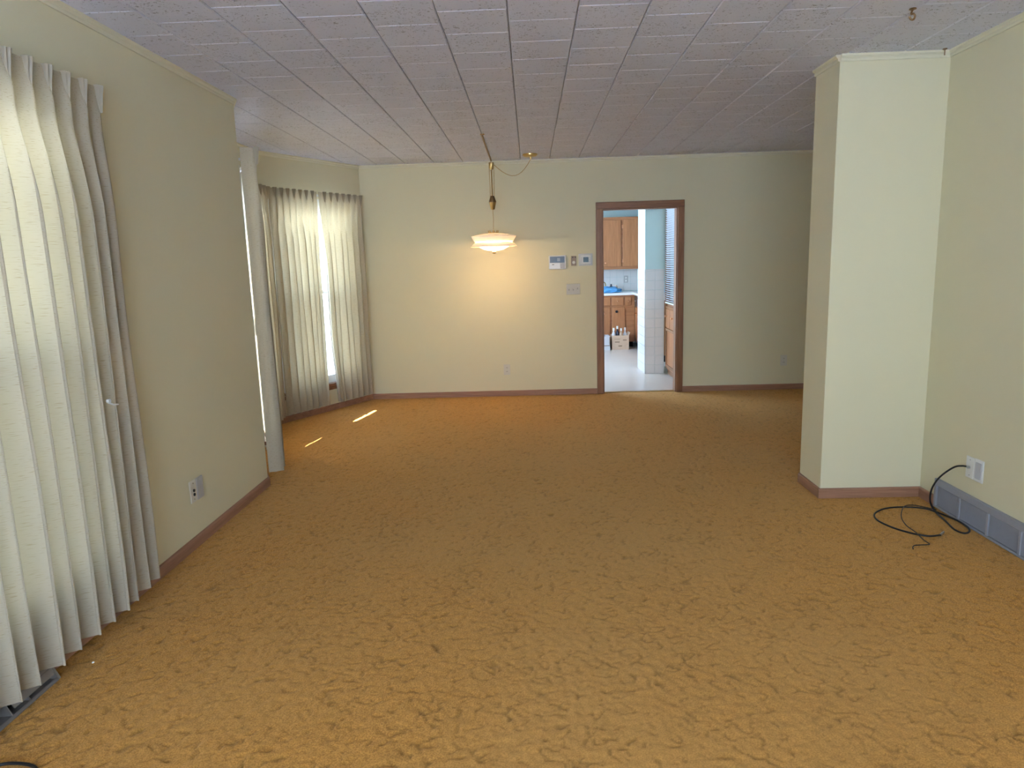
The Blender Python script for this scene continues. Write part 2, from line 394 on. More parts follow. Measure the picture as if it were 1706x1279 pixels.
tag(rest.build('ceiling_tiles_rest', TILE, ceil), kind='stuff')

# crown trim and baseboards
CROWN = [(0, H-0.034), (0.008, H-0.034), (0.011, H-0.026), (0.011, H-0.018), (0.022, H-0.010), (0.024, H+0.004), (0, H+0.004)]
BASE = [(0, 0), (0.013, 0), (0.013, 0.050), (0.009, 0.058), (0, 0.060)]
def run(P0, P1):
    d = (Vector(P1)-Vector(P0)).normalized(); return V(d.y, -d.x)
ti = 1
for (P0, P1) in ((V(XL, YB), V(XL, YL)), (V(XL, YL), B1), (B1, B2), (B2, BF), (BF, V(XE, YF)), (V(XE, YF), V(XE, CY1)), (V(CX0, CY1), V(CX0, CY0)),
                 (V(CX0, CY0), V(XR, CY0)), (V(XR, CY0), V(XR, YB))):
    nn = run(P0, P1)
    if P0.x == CX0: nn = V(-1, 0) if P1.x == CX0 else V(0, -1)
    e = (Vector(P1)-Vector(P0)).normalized()*0.012
    a, b = Vector(P0), Vector(P1)
    if P0.x == CX0 and P1.x == CX0: b = b + e*2; a = a - e*2
    if P0.x == CX0 and P1.x == XR: a = a - e*2
    if P1.y == YL: b = b + e*1.2
    struct(MB().prism(CROWN, a, b, nn).build('trim_%d' % ti, TRIMP)); ti += 1
def baseboard(side, P0, P1, mat, nn=None):
    struct(MB().prism(BASE, P0, P1, nn or run(P0, P1)).build('baseboard_'+side, mat))
baseboard('left', V(XL, 2.31), V(XL, YL+0.008), BBY)
baseboard('bay_near', V(XL, YL), B1, BBY)
baseboard('bay_middle', B1, B2, BBY)
baseboard('bay_far', B2, BF, BBY)
baseboard('far', BF, V(DX0-0.07, YF), BBX)
baseboard('far_right', V(DX1+0.07, YF), V(XE, YF), BBX)
baseboard('stub_end', V(CX0, CY1), V(CX0, CY0), BBY, V(-1, 0))
baseboard('stub_front', V(CX0-0.013, CY0), V(XR, CY0), BBX, V(0, -1))
baseboard('right', V(XR, CY0), V(XR, 3.905), BBY)

# ------------------------------------------------------------------ windows
def window(idx, M, a, b, z0, z1, thick=WT, screen=True):
    root = sroot('window_%d' % idx, M @ V((a+b)/2, -thick/2, z0))
    J = 0.03
    f = MB(M); f.box(a, a+J, -thick, 0, z0, z1); f.box(b-J, b, -thick, 0, z0, z1); f.box(a+J, b-J, -thick, 0, z1-J, z1); f.box(a+J, b-J, -thick, -0.02, z0, z0+J)
    f.build('window_frame', WHITEP, root)
    c = MB(M); cw = 0.06
    c.bbox(a-cw, a, 0, 0.014, z0-0.02, z1+cw, .003, 1); c.bbox(b, b+cw, 0, 0.014, z0-0.02, z1+cw, .003, 1); c.bbox(a, b, 0, 0.014, z1, z1+cw, .003, 1)
    c.build('casing', WHITEP, root)
    MB(M).bbox(a-cw-.01, b+cw+.01, -0.02, 0.035, z0-0.012, z0+0.014, .004, 1).build('window_sill', OAKY, root)
    MB(M).box(a-cw, b+cw, 0, 0.012, z0-0.055, z0-0.012).build('apron', OAKY, root)
    zm = 1.215; st = 0.042
    for nm, y0, y1, lo, hi in (('lower_sash', -0.055, -0.025, z0+J, zm+0.02), ('upper_sash', -0.09, -0.06, zm-0.02, z1-J)):
        s = MB(M); s.box(a+J, a+J+st, y0, y1, lo, hi); s.box(b-J-st, b-J, y0, y1, lo, hi); s.box(a+J+st, b-J-st, y0, y1, lo, lo+(0.06 if nm[0] == 'l' else 0.035)); s.box(a+J+st, b-J-st, y0, y1, hi-0.035, hi)
        so = s.build(nm, WHITEP, root)
        MB(M).sheet(a+J+st, b-J-st, (y0+y1)/2, lo+0.035, hi-0.035).build('pane', GLASS, so)
    l = MB(M); l.bbox((a+b)/2-.03, (a+b)/2+.03, -0.055, -0.03, zm+.02, zm+.032, .003, 1); l.build('sash_lock', BRASS, root)
    if screen: MB(M).sheet(a+J, b-J, -0.12, z0+J, zm).build('insect_screen', SCREEN, root)
    return root
window(1, ML, 0.35-YB, 1.50-YB, SILL, HEAD)
window(2, ML, 1.61-YB, 2.76-YB, SILL, HEAD)
window(3, M1, 0.17, 1.17, SILL, HEAD)
window(4, M2, 0.09, 0.60, SILL, HEAD)
window(5, M3, 0.17, 1.17, SILL, HEAD)
def picture_window(idx, M, a, b, z0, z1, thick=WT):
    root = sroot('window_%d' % idx, M @ V((a+b)/2, -thick/2, z0)); f = MB(M); J = 0.05
    f.box(a, a+J, -thick, 0.01, z0, z1); f.box(b-J, b, -thick, 0.01, z0, z1); f.box(a+J, b-J, -thick, 0.01, z0, z0+J); f.box(a+J, b-J, -thick, 0.01, z1-J, z1)
    f.build('window_frame', WHITEP, root)
    MB(M).sheet(a+J, b-J, -thick/2, z0+J, z1-J).build('pane', GLASS, root)
MBk, _l = frame(V(XR, YB), V(XL, YB))
picture_window(6, MBk, 1.35, 4.02, 0.42, 2.34)

# daylight portals: they only tell the renderer where the sky comes in
def portal(M, a, b, z0, z1):
    d = bpy.data.lights.new('sky_portal', 'AREA'); d.shape = 'RECTANGLE'; d.size = b-a; d.size_y = z1-z0; d.cycles.is_portal = True
    o = bpy.data.objects.new('sky_portal', d); C.objects.link(o)
    nrm = Vector((M[0][1], M[1][1], 0)); o.location = M @ V((a+b)/2, -WT-0.02, (z0+z1)/2); o.rotation_euler = nrm.to_track_quat('-Z', 'Z').to_euler()
for a in ((ML, 0.35-YB, 1.50-YB, SILL, HEAD), (ML, 1.61-YB, 2.76-YB, SILL, HEAD), (M1, 0.17, 1.17, SILL, HEAD), (M2, 0.09, 0.60, SILL, HEAD), (M3, 0.17, 1.17, SILL, HEAD), (MBk, 1.35, 4.02, 0.42, 2.34)): portal(*a)

# ------------------------------------------------------------------ door to the kitchen
door = sroot('door_1', V((DX0+DX1)/2, YF, 0))
cas = 0.068
for x0, x1 in ((DX0-cas, DX0), (DX1, DX1+cas)):
    MB().bbox(x0, x1, YF-0.018, YF, 0, DZ, .004, 2).build('casing', OAKZ, door)
    MB().bbox(x0, x1, YF+0.11, YF+0.125, 0, DZ, .004, 2).build('casing', OAKZ, door)
MB().bbox(DX0-cas, DX1+cas, YF-0.019, YF, DZ, DZ+cas, .004, 2).build('head_casing', OAKX, door)
MB().bbox(DX0-cas, DX1+cas, YF+0.11, YF+0.125, DZ, DZ+cas, .004, 2).build('head_casing', OAKX, door)
for x0, x1 in ((DX0, DX0+0.012), (DX1-0.012, DX1)):
    MB().box(x0, x1, YF-0.004, YF+0.112, 0, DZ).build('jamb', OAKZ, door)
MB().box(DX0+0.012, DX1-0.012, YF-0.004, YF+0.112, DZ-0.012, DZ).build('head_jamb', OAKX, door)
MB().bbox(DX0, DX1, YF+0.045, YF+0.085, -0.002, 0.006, .002, 1).build('threshold_strip', BRASS, door)

# ------------------------------------------------------------------ drapes
def smooth(a, b, x):
    x = max(0.0, min(1.0, (x-a)/(b-a))); return x*x*(3-2*x)
ZT, ZB = 2.178, 0.09
def drape(M, t0, t1, label, group, ztop=ZT, zbot=ZB, off=0.10, sp=0.10, amp=0.030, seed=1, edge0=None, edge1=None, ret0=False, ret1=False, cat='curtain'):
    rnd = random.Random(seed); np_ = max(2, round((t1-t0)/sp)); sp = (t1-t0)/np_
    root = thing('drapery_panel', M @ V((t0+t1)/2, off, zbot), label, cat, group)
    NC, NR = 16, 44
    ph = [rnd.uniform(-.18, .18) for _ in range(np_+2)]; am = [rnd.uniform(.75, 1.25) for _ in range(np_+2)]
    sk = [rnd.uniform(-1, 1) for _ in range(np_+2)]
    cols = []                       # (t, fold phase, pleat index, fixed offset or None)
    cl = []
    if ret0: cl += [('r', 0, k/4) for k in range(4)]
    cl += [('f', i/NC, 0) for i in range(np_*NC+1)]
    if ret1: cl += [('r', 1, 1-k/4) for k in range(1, 5)]
    pts, uvs, fs = [], [], []
    zs = []
    for j in range(NR+1):
        q = j/NR
        zs.append(ztop - (ztop-zbot)*(q**1.25))
    HEADH = 0.105
    for z in zs:
        dz = ztop - z
        grow = smooth(HEADH*0.7, 0.55, dz)
        e0 = edge0(z) if edge0 else 0.0; e1 = edge1(z) if edge1 else 0.0
        for kind, s, q in cl:
            if kind == 'r':
                t = t0 if s == 0 else t1
                wob = 0.006*math.sin(9*q + 2.0*z)*grow
                d = 0.012 + (off-0.012)*q
                pts.append(M @ V(t + wob + (e0 if s == 0 else e1), d, z)); uvs.append((t - (1-q)*off if s == 0 else t+(1-q)*off, z)); continue
            k = int(round(s)); k = min(max(k, 0), np_)
            a = am[k]; ff = s - round(s)             # -0.5..0.5, pleat at 0
            drift = grow*0.16*(sk[k]*math.sin(1.3*z+ph[k]*9) + 0.5*noise.noise(Vector((s*0.7, z*0.9, seed*3.1))))
            c = math.cos(2*math.pi*ff)
            hd = 1-smooth(HEADH*0.6, HEADH*1.5, dz)
            fold = math.copysign(abs(c)**0.75, c)
            o_ = amp*a*fold*(0.18 + 0.82*grow) * (1-hd) + hd*(-0.006*math.cos(math.pi*ff*2)**2*0 - 0.010*(1-abs(2*ff))*0 + 0.004*c)
            pinch = math.exp(-((dz-HEADH)/0.05)**2)
            o_ += 0.012*pinch*math.exp(-(ff/0.14)**2)
            lat = -0.11*math.sin(4*math.pi*ff)*grow*a + 0.30*ff*pinch*0
            edge = min(1.0, min(s, np_-s)/0.5)
            t = t0 + (s + (lat + drift)*edge)*sp + e0*max(0, 1-s/2.0) + e1*max(0, 1-(np_-s)/2.0)
            o2 = o_*(0.35+0.65*edge) + 0.010*noise.noise(Vector((s*1.3, z*1.2, seed)))*grow
            pts.append(M @ V(t, off+o2, z)); uvs.append((t0+s*sp*2.2, z))
    W = len(cl)
    for j in range(NR):
        for i in range(W-1): fs.append((j*W+i, j*W+i+1, (j+1)*W+i+1, (j+1)*W+i))
    mb = MB(); mb.v = [Vector(p) for p in pts]; mb.f = fs
    o = mb.build('fabric', FAB, root, smooth='all')
    uvl = o.data.uv_layers.new(name='UVMap')
    for lp in o.data.loops: uvl.data[lp.index].uv = uvs[lp.vertex_index]
    # pinch pleats: three fingers each, sewn together at the lower end of the heading
    for k in range(np_+1):
        if edge0 and k == 0 or edge1 and k == np_: continue
        t = t0 + k*sp; mb = MB(M); hh = HEADH
        for g in (-1, 0, 1):
            rows = []
            for q in range(6):
                v = q/5; z = ztop + 0.004 - v*hh
                fan = g*(0.0125*(1-v)**0.8 + 0.0018); wd = 0.0030*(1-v*0.5); dp = 0.032*(1-0.45*v) - abs(g)*0.006
                y0 = off - 0.002
                rows += [(t+fan*0.75-wd, y0, z), (t+fan-wd*0.9, y0+dp*0.7, z), (t+fan, y0+dp, z), (t+fan+wd*0.9, y0+dp*0.7, z), (t+fan*0.75+wd, y0, z)]
            f = [(q*5+i, q*5+i+1, q*5+i+6, q*5+i+5) for q in range(5) for i in range(4)]
            f += [(0, 1, 2, 3, 4), (25, 29, 28, 27, 26)]
            mb.add(rows, f)
        mb.build('pinch_pleat', FAB, root, smooth=True)
    return root
def rod(M, a, b, z, off, label):
    root = thing('curtain_rod', M @ V((a+b)/2, off-0.02, z), label, 'curtain rod')
    MB(M).bbox(a+0.03, b-0.03, off-0.040, off-0.028, z-0.012, z+0.010, .002, 1).build('track', WPLAST, root)
    for t in (a+0.06, b-0.06):
        MB(M).box(t-.008, t+.008, 0.0, off-0.030, z-0.008, z+0.006).build('bracket', WPLAST, root)
    return root
drape(ML, 0.195-YB, 2.935-YB, 'large beige pleated drape hanging over the left wall window nearest the camera', None, ztop=2.192, zbot=0.092, off=0.095, sp=0.1015, amp=0.045, seed=3, ret1=True)
rod(ML, 0.17-YB, 2.95-YB, 2.165, 0.095, 'white drapery rod behind the heading of the near left wall drape')
SLOT = 0.596
def gap(z):
    if z > 1.86: return -0.004
    if z > 1.22: return 0.028
    if z > 0.72: return -0.006
    return 0.013 if z > 0.42 else -0.006
drape(M1, 0.0, SLOT, 'shaded grey-looking drape edge just past the end of the left wall', None, seed=11, amp=0.026, ztop=2.215, ret0=True, edge1=lambda z: -gap(z))
drape(M1, SLOT, L1-0.026, 'beige drape on the near bay window, tucked behind the shaded drape edge', None, seed=12, amp=0.026, edge0=lambda z: gap(z))
rod(M1, 0.0, L1-0.05, 2.15, 0.095, 'white drapery rod over the near bay window')
drape(M2, 0.036, L2-0.036, 'narrow yellowish drape on the middle bay window', None, seed=21, sp=0.085, amp=0.034)
rod(M2, 0.06, L2-0.06, 2.15, 0.095, 'white drapery rod over the narrow middle bay window')
def e3l(z): return -0.012 - 0.030*smooth(2.1, 1.5, z)
def e3r(z): return 0.010 + 0.040*smooth(2.1, 1.4, z) + 0.055*smooth(0.8, 0.1, z)
drape(M3, 0.028, 0.635, 'wider beige drape left of the bright gap on the far bay window', None, seed=31, sp=0.08, amp=0.034, edge1=e3l)
drape(M3, 0.635, 1.235, 'narrower beige drape right of the bright gap, beside the lamp wall', None, seed=35, sp=0.085, amp=0.034, edge0=e3r, ret1=True)
rod(M3, 0.07, 1.25, 2.15, 0.095, 'white drapery rod over the far bay window, showing in the bright gap')

# ------------------------------------------------------------------ pendant lamp
LX, LY = -0.350, 7.05
lamp = thing('pendant_lamp', (LX, LY, 1.545), 'brass pulley pendant lamp with white two-tier glass shade, lit', 'lamp')
MB().tube([(-0.368, 6.0, 2.488), (-0.360, 6.5, 2.458), (LX, LY, 2.425)], 0.0085, 10).build('ceiling_arm', BRONZE, lamp, True)
MB().lathe([(0.0, 0.03), (0.018, 0.03), (0.018, 0.024), (0.0, 0.02)], (-0.366, 6.03, 2.468), 16).build('arm_bracket', BRASS, lamp, True)
MB().lathe([(0.0, 0.0), (0.024, -0.002), (0.026, -0.012), (0.018, -0.06), (0.014, -0.068), (0.0, -0.068)], (LX, LY, 2.412), 20).build('end_cup', BRASS, lamp, True)
for dx in (-0.021, 0.021):
    MB().tube([(LX+dx*1.1, LY, 2.385), (LX+dx, LY, 2.25), (LX+dx*0.9, LY, 2.085)], 0.0028, 6).build('pulley_cord', BRASS, lamp, True)
MB().tube([(LX, LY, 2.36), (LX, LY, 2.09)], 0.0055, 8).build('centre_tube', BRASS, lamp, True)
MB().lathe([(0.0, 0.0), (0.017, 0.0), (0.021, -0.008), (0.036, -0.052), (0.036, -0.060), (0.0, -0.060)], (LX, LY, 2.095), 24).build('counterweight_top', BRONZE, lamp, True)
MB().lathe([(0.0, 0.0), (0.036, 0.0), (0.034, -0.008), (0.020, -0.062), (0.015, -0.070), (0.0, -0.072)], (LX, LY, 2.035), 24).build('counterweight_cone', BRASS, lamp, True)
MB().tube([(LX, LY, 1.97), (LX+0.003, LY, 1.87), (LX, LY, 1.775)], 0.0028, 6).build('lamp_cord', BRASS, lamp, True)
g = MB(); g.lathe([(0.0, 0.026), (0.010, 0.026), (0.012, 0.012), (0.046, 0.008), (0.048, 0.0), (0.0, 0.0)], (LX, LY, 1.738), 24)
for k in range(8):
    a = 2*math.pi*k/8; g.tube([(LX+.044*math.cos(a), LY+.044*math.sin(a), 1.744), (LX+.052*math.cos(a), LY+.052*math.sin(a), 1.768)], [0.006, 0.003], 6)
g.build('crown_gallery', BRASS, lamp, True)
def sq(r, z, a):                                   # rounded-square outline, corners turned up or down
    k = abs(math.cos(2*a))**1.5
    return r*(1+0.055*k), z
MGU, MGL, MGB = milk_glass('upper_glass', 0.0, 0.10), milk_glass('lower_glass', 0.0, 0.14), milk_glass('bowl_glass', 0.0, 0.34)
MB().lathe([(0.04, 1.740), (0.09, 1.736), (0.150, 1.726), (0.205, 1.716), (0.212, 1.708), (0.196, 1.682), (0.182, 1.660), (0.176, 1.658), (0.188, 1.684), (0.196, 1.704), (0.150, 1.716), (0.04, 1.732)],
           (LX, LY, 0), 48, lambda r, z, a: sq(r, z, a)).build('upper_shade', MGU, lamp, True)
MB().lathe([(0.174, 1.652), (0.195, 1.640), (0.218, 1.622), (0.228, 1.610), (0.222, 1.606), (0.200, 1.618), (0.150, 1.628), (0.14, 1.640)],
           (LX, LY, 0), 48, lambda r, z, a: sq(r, z, a+math.pi/4)).build('lower_shade', MGL, lamp, True)
MB().lathe([(0.174, 1.652), (0.158, 1.626), (0.135, 1.602), (0.095, 1.582), (0.05, 1.573), (0.0, 1.571)], (LX, LY, 0), 40).build('glass_bowl', MGB, lamp, True)
MB().lathe([(0.0, 0.0), (0.012, -0.002), (0.010, -0.009), (0.021, -0.016), (0.019, -0.026), (0.008, -0.032), (0.0, -0.033)], (LX, LY, 1.574), 20).build('finial', BRASS, lamp, True)
ld = bpy.data.lights.new('lamp_bulb', 'POINT'); ld.energy = 11; ld.color = (1.0, 0.70, 0.40); ld.shadow_soft_size = 0.03
lb = bpy.data.objects.new('lamp_bulb', ld); C.objects.link(lb); lb.parent = lamp; lb.location = (0, 0, 1.672-1.545)
MB().lathe([(0.0, 0.026), (0.074, 0.026), (0.072, 0.014), (0.060, 0.004), (0.0, 0.0)], (0.028, 7.22, H-0.026), 32).build('ceiling_canopy', BRASS, lamp, True)
MB().lathe([(0.0, 0.0), (0.010, 0.0), (0.008, -0.02), (0.0, -0.022)], (0.034, 7.22, H-0.026), 14).build('cord_grip', BRASS, lamp, True)
P = [(0.034, 7.22, H-0.046)]
for k in range(1, 13):
    t = k/12; P.append((0.034+(LX+.012-0.034)*t, 7.22+(LY-7.22)*t, (H-0.046)*(1-t)+2.40*t - 0.155*4*t*(1-t)*(0.75+0.25*math.cos(2*t))))
MB().tube(P, 0.003, 6).build('swag_cord', BRASS, lamp, True)

# ------------------------------------------------------------------ wall plates and controls
def outlet(M, x, z, label, mat=IVORY, cat='outlet', slots=True):
    root = thing('outlet', M @ V(x, 0, z-0.058), label, cat)
    MB(M).bbox(x-.036, x+.036, 0, 0.006, z-.058, z+.058, .003, 2).build('cover_plate', mat, root)
    if slots:
        for dz in (-.021, .021):
            s = MB(M).bbox(x-.017, x+.017, 0.005, 0.0085, z+dz-.015, z+dz+.015, .004, 2).build('receptacle', mat, root)
            for dx in (-.006, .006): MB(M).box(x+dx-.0012, x+dx+.0012, 0.0084, 0.009, z+dz-.004, z+dz+.006).build('slot', DARK, s)
        MB(M).bbox(x-.003, x+.003, 0.005, 0.0075, z-.003, z+.003, .001, 1).build('screw', CHROME, root)
    return root
FX = lambda x: x-BF.x
outlet(MF, FX(-0.281), 0.293, 'ivory wall outlet low on the far wall under the lamp')
outlet(MF, FX(2.727), 0.318, 'ivory wall outlet low on the far wall right of the doorway')
r_ = thing('cable_jack_plate', ML @ V(3.527-YB, 0, 0.24), 'ivory wall plate with two dark round jacks low on the left wall', 'wall plate')
MB(ML).bbox(3.492-YB, 3.560-YB, 0, 0.007, 0.242, 0.360, .003, 2).build('cover_plate', IVORY, r_)
for dz in (-0.008, 0.014):
    j = MB(ML); j.tube([ML.inverted() @ (ML @ V(3.526-YB, 0.005, 0.292+dz)), V(3.526-YB, 0.012, 0.292+dz)], 0.0085, 12); j.build('jack', DARK, r_, True)
for z in (0.258, 0.345): MB(ML).bbox(3.523-YB, 3.529-YB, 0.006, 0.009, z-.003, z+.003, .001, 1).build('screw', BRONZE, r_)
r_ = thing('blank_plate', ML @ V(3.597-YB, 0, 0.24), 'grey blank wall plate beside the jack plate on the left wall', 'wall plate')
GREYPL = plain('grey_plate', (0.46, 0.45, 0.44), 0.4)
MB(ML).bbox(3.562-YB, 3.632-YB, 0, 0.010, 0.242, 0.360, .003, 2).build('cover_plate', GREYPL, r_)
for z in (0.258, 0.345): MB(ML).bbox(3.594-YB, 3.600-YB, 0.009, 0.0115, z-.003, z+.003, .001, 1).build('screw', CHROME, r_)
# right wall: coax plate and outlet plate; local x runs towards the camera from CY0
RY = lambda y: CY0-y
r_ = thing('coax_plate', MR @ V(RY(3.622), 0, 0.255), 'white wall plate with the black coaxial cable plugged in, right wall', 'wall plate')
MB(MR).bbox(RY(3.655), RY(3.587), 0, 0.007, 0.256, 0.371, .003, 2).build('cover_plate', WPLAST, r_)
MB(MR).tube([(RY(3.621), 0.006, 0.314), (RY(3.621), 0.018, 0.314)], 0.006, 10).build('coax_jack', CHROME, r_, True)
for z in (0.272, 0.355): MB(MR).bbox(RY(3.624), RY(3.618), 0.006, 0.009, z-.003, z+.003, .001, 1).build('screw', CHROME, r_)
r_ = thing('blank_plate', MR @ V(RY(3.55), 0, 0.255), 'pale wall plate with grey insert above the floor grille, right wall', 'wall plate')
MB(MR).bbox(RY(3.584), RY(3.514), 0, 0.007, 0.256, 0.374, .003, 2).build('cover_plate', WPLAST, r_)
MB(MR).bbox(RY(3.572), RY(3.526), 0.006, 0.010, 0.272, 0.358, .003, 2).build('insert', plain('pale_grey_plastic', (0.52, 0.52, 0.56), 0.4), r_)
# controls on the far wall
kp = thing('alarm_keypad', V(0.2935, YF, 1.365), 'white alarm keypad with blue-grey screen and white flap, left of the doorway', 'keypad')
MB(MF).bbox(FX(.202), FX(.385), 0, 0.026, 1.365, 1.511, .006, 2).build('body', WPLAST, kp)
MB(MF).bbox(FX(.214), FX(.370), 0.025, 0.029, 1.432, 1.499, .003, 2).build('screen', plain('keypad_screen', (0.17, 0.24, 0.34), 0.5, var=0.2, vscale=25), kp)
MB(MF).bbox(FX(.290), FX(.322), 0.0285, 0.031, 1.447, 1.484, .004, 2).build('screen_dial', plain('screen_pale', (0.42, 0.46, 0.52), 0.2), kp)
fl = MB(MF).bbox(FX(.208), FX(.322), 0.025, 0.034, 1.370, 1.434, .004, 2).build('flap', plain('bright_white_plastic', (0.85, 0.88, 0.90), 0.3, var=0.02), kp)
MB(MF).box(FX(.236), FX(.258), 0.0335, 0.0345, 1.412, 1.418).build('mark', DARK, fl)
MB(MF).bbox(FX(.326), FX(.372), 0.025, 0.030, 1.374, 1.428, .003, 2).build('button_pad', plain('grey_button_pad', (0.50, 0.49, 0.50), 0.4, var=0.15, vscale=90), kp)
ch = thing('chime_control', V(.4665, YF, 1.398), 'small brown wall control with a round ivory knob between keypad and thermostat', 'wall control')
MB(MF).bbox(FX(.441), FX(.494), 0, 0.018, 1.398, 1.500, .004, 2).build('body', plain('brown_plastic', (0.30, 0.21, 0.15), 0.45), ch)
MB(MF).tube([(FX(.467), 0.017, 1.432), (FX(.467), 0.027, 1.432)], 0.016, 20).build('knob', IVORY, ch, True)
for x in (.452, .478): MB(MF).box(FX(x), FX(x+.012), 0.0175, 0.019, 1.481, 1.490).build('slot', DARK, ch)
th = thing('thermostat', V(.5945, YF, 1.395), 'white thermostat with a blue-grey display beside the door casing', 'thermostat')
MB(MF).bbox(FX(.520), FX(.669), 0, 0.006, 1.394, 1.521, .003, 2).build('back_plate', plain('thermostat_plate', (0.62, 0.61, 0.60), 0.4), th)
MB(MF).bbox(FX(.538), FX(.652), 0.005, 0.026, 1.410, 1.506, .008, 3).build('body', WPLAST, th)
MB(MF).bbox(FX(.568), FX(.624), 0.025, 0.028, 1.431, 1.484, .003, 2).build('display', plain('thermostat_display', (0.10, 0.17, 0.23), 0.5, var=0.25, vscale=40), th)
for z in (1.435, 1.455, 1.475):
    for x in (.550, .636): MB(MF).bbox(FX(x-.004), FX(x+.004), 0.025, 0.0275, z-.004, z+.004, .001, 1).build('button', plain('pale_grey_plastic', (0.5,)*3), th)
sw = thing('switch_plate', V(.459, YF, 1.093), 'ivory three-gang light switch plate below the thermostat', 'light switch')
MB(MF).bbox(FX(.386), FX(.532), 0, 0.006, 1.092, 1.206, .003, 2).build('cover_plate', plain('ivory_switch_plate', (0.58, 0.54, 0.46), 0.4), sw)
for k, x in enumerate((.413, .459, .505)):
    t = MB(MF); t.box(FX(x-.005), FX(x+.005), 0.005, 0.0066, 1.137, 1.161); t.build('toggle_slot', plain('toggle_recess', (0.20, 0.18, 0.15), 0.6), sw)
    t = MB(MF); s_ = 1 if k != 2 else -1
    t.add([(FX(x-.004), .006, 1.149-.006), (FX(x+.004), .006, 1.149-.006), (FX(x+.004), .006, 1.149+.006), (FX(x-.004), .006, 1.149+.006),
           (FX(x-.003), .020, 1.149+s_*.010-.004), (FX(x+.003), .020, 1.149+s_*.010-.004), (FX(x+.003), .020, 1.149+s_*.010+.004), (FX(x-.003), .020, 1.149+s_*.010+.004)],
          [(0,1,2,3),(4,5,6,7),(0,1,5,4),(1,2,6,5),(2,3,7,6),(3,0,4,7)])
    t.build('toggle', IVORY, sw)
    for z in (1.110, 1.188): MB(MF).bbox(FX(x-.0025), FX(x+.0025), 0.0055, 0.0075, z-.0025, z+.0025, .001, 1).build('screw', CHROME, sw)

# ------------------------------------------------------------------ return air grille, cables, hooks
gr = thing('return_air_grille', V(XR, 3.3, 0), 'long grey-blue metal return air grille at the foot of the right wall', 'air grille')
G0, G1, GZ = RY(3.905), RY(2.72), 0.168
f = MB(MR)
f.bbox(G0, G1, 0, 0.020, GZ-0.038, GZ, .003, 1); f.bbox(G0, G1, 0, 0.020, 0.0, 0.012, .003, 1); f.bbox(G0, G0+0.022, 0, 0.0195, 0.010, GZ-0.036, .003, 1); f.bbox(G1-0.022, G1, 0, 0.0195, 0.010, GZ-0.036, .003, 1)
f.build('frame', GREYP, gr)
MB(MR).box(G0+.01, G1-.01, 0.001, 0.003, 0.005, GZ-0.02).build('back_plate', DARK, gr)
ms_ = [3.672, 3.432, 3.194, 2.96]
for y in ms_: MB(MR).bbox(RY(y)-.009, RY(y)+.009, 0.001, 0.019, 0.011, GZ-0.037, .002, 1).build('mullion', GREYP, gr)
eds = [3.905-.022] + ms_ + [2.72+.022]
for a, b in zip(eds[:-1], eds[1:]):
    l = MB(MR); z = 0.018
    while z < GZ-0.042:
        l.add([(RY(a)+.009, 0.004, z+.007), (RY(b)-.009, 0.004, z+.007), (RY(b)-.009, 0.014, z), (RY(a)+.009, 0.014, z), (RY(a)+.009, 0.004, z+.0085), (RY(b)-.009, 0.004, z+.0085), (RY(b)-.009, 0.014, z+.0015), (RY(a)+.009, 0.014, z+.0015)],
              [(0,1,2,3),(4,5,6,7),(0,1,5,4),(1,2,6,5),(2,3,7,6),(3,0,4,7)]); z += 0.0065
    tag(l.build('louver_bank', GREYP, gr), kind='stuff')

cb = thing('coaxial_cable', V(2.05, 3.6, 0), 'black coaxial cable looping from the right wall plate onto the carpet', 'cable')
main = [(2.278, 3.62, .316), (2.268, 3.655, .312), (2.250, 3.70, .290), (2.21, 3.75, .22), (2.196, 3.79, .139), (2.202, 3.805, .062)]
main += [(x, y, .009) for x, y in ((2.226, 3.79), (2.200, 3.65), (2.176, 3.527), (2.192, 3.477), (2.229, 3.491), (2.258, 3.548), (2.264, 3.651), (2.238, 3.754))]
main += [(x, y, z) for x, y, z in ((2.184, 3.824, .016), (2.091, 3.869, .010), (1.983, 3.855, .009), (1.891, 3.783, .009), (1.854, 3.692, .009), (1.87, 3.594, .009), (1.919, 3.507, .009), (1.993, 3.446, .010), (2.062, 3.451, .012))]
MB().tube(catmull(main, 6), 0.0048, 8).build('sheath', BLACK, cb, True)
MB().tube([(2.060, 3.450, .012), (2.078, 3.466, .014), (2.094, 3.480, .016)], [0.0055, 0.006, 0.0045], 10).build('connector', CHROME, cb, True)
MB().tube([(2.272, 3.62, .316), (2.284, 3.62, .315)], 0.0065, 10).build('connector', CHROME, cb, True)
thin = [(2.236, 3.798, .016), (2.186, 3.889, .008), (2.125, 3.902, .007), (2.053, 3.808, .018), (2.002, 3.717, .007), (1.969, 3.602, .006), (1.950, 3.478, .018), (1.951, 3.40, .007), (1.953, 3.356, .006), (1.940, 3.346, .006), (1.90, 3.343, .006), (1.871, 3.338, .006), (1.852, 3.318, .006), (1.842, 3.295, .006)]
tag(MB().tube(catmull(thin, 5), 0.0026, 6).build('thin_wire', BLACK, None, True), 'thin dark wire with a kinked end lying across the coaxial cable loop', 'wire')
lp = [(-1.72, 1.80), (-1.66, 1.825), (-1.625, 1.837), (-1.601, 1.842), (-1.564, 1.841), (-1.527, 1.833), (-1.501, 1.818), (-1.49, 1.78), (-1.52, 1.72), (-1.60, 1.68), (-1.70, 1.70)]
tag(MB().tube(catmull([(x, y, .009) for x, y in lp], 5), 0.005, 8).build('black_cord', BLACK, None, True), 'black cord loop on the carpet by the left baseboard register', 'cord')
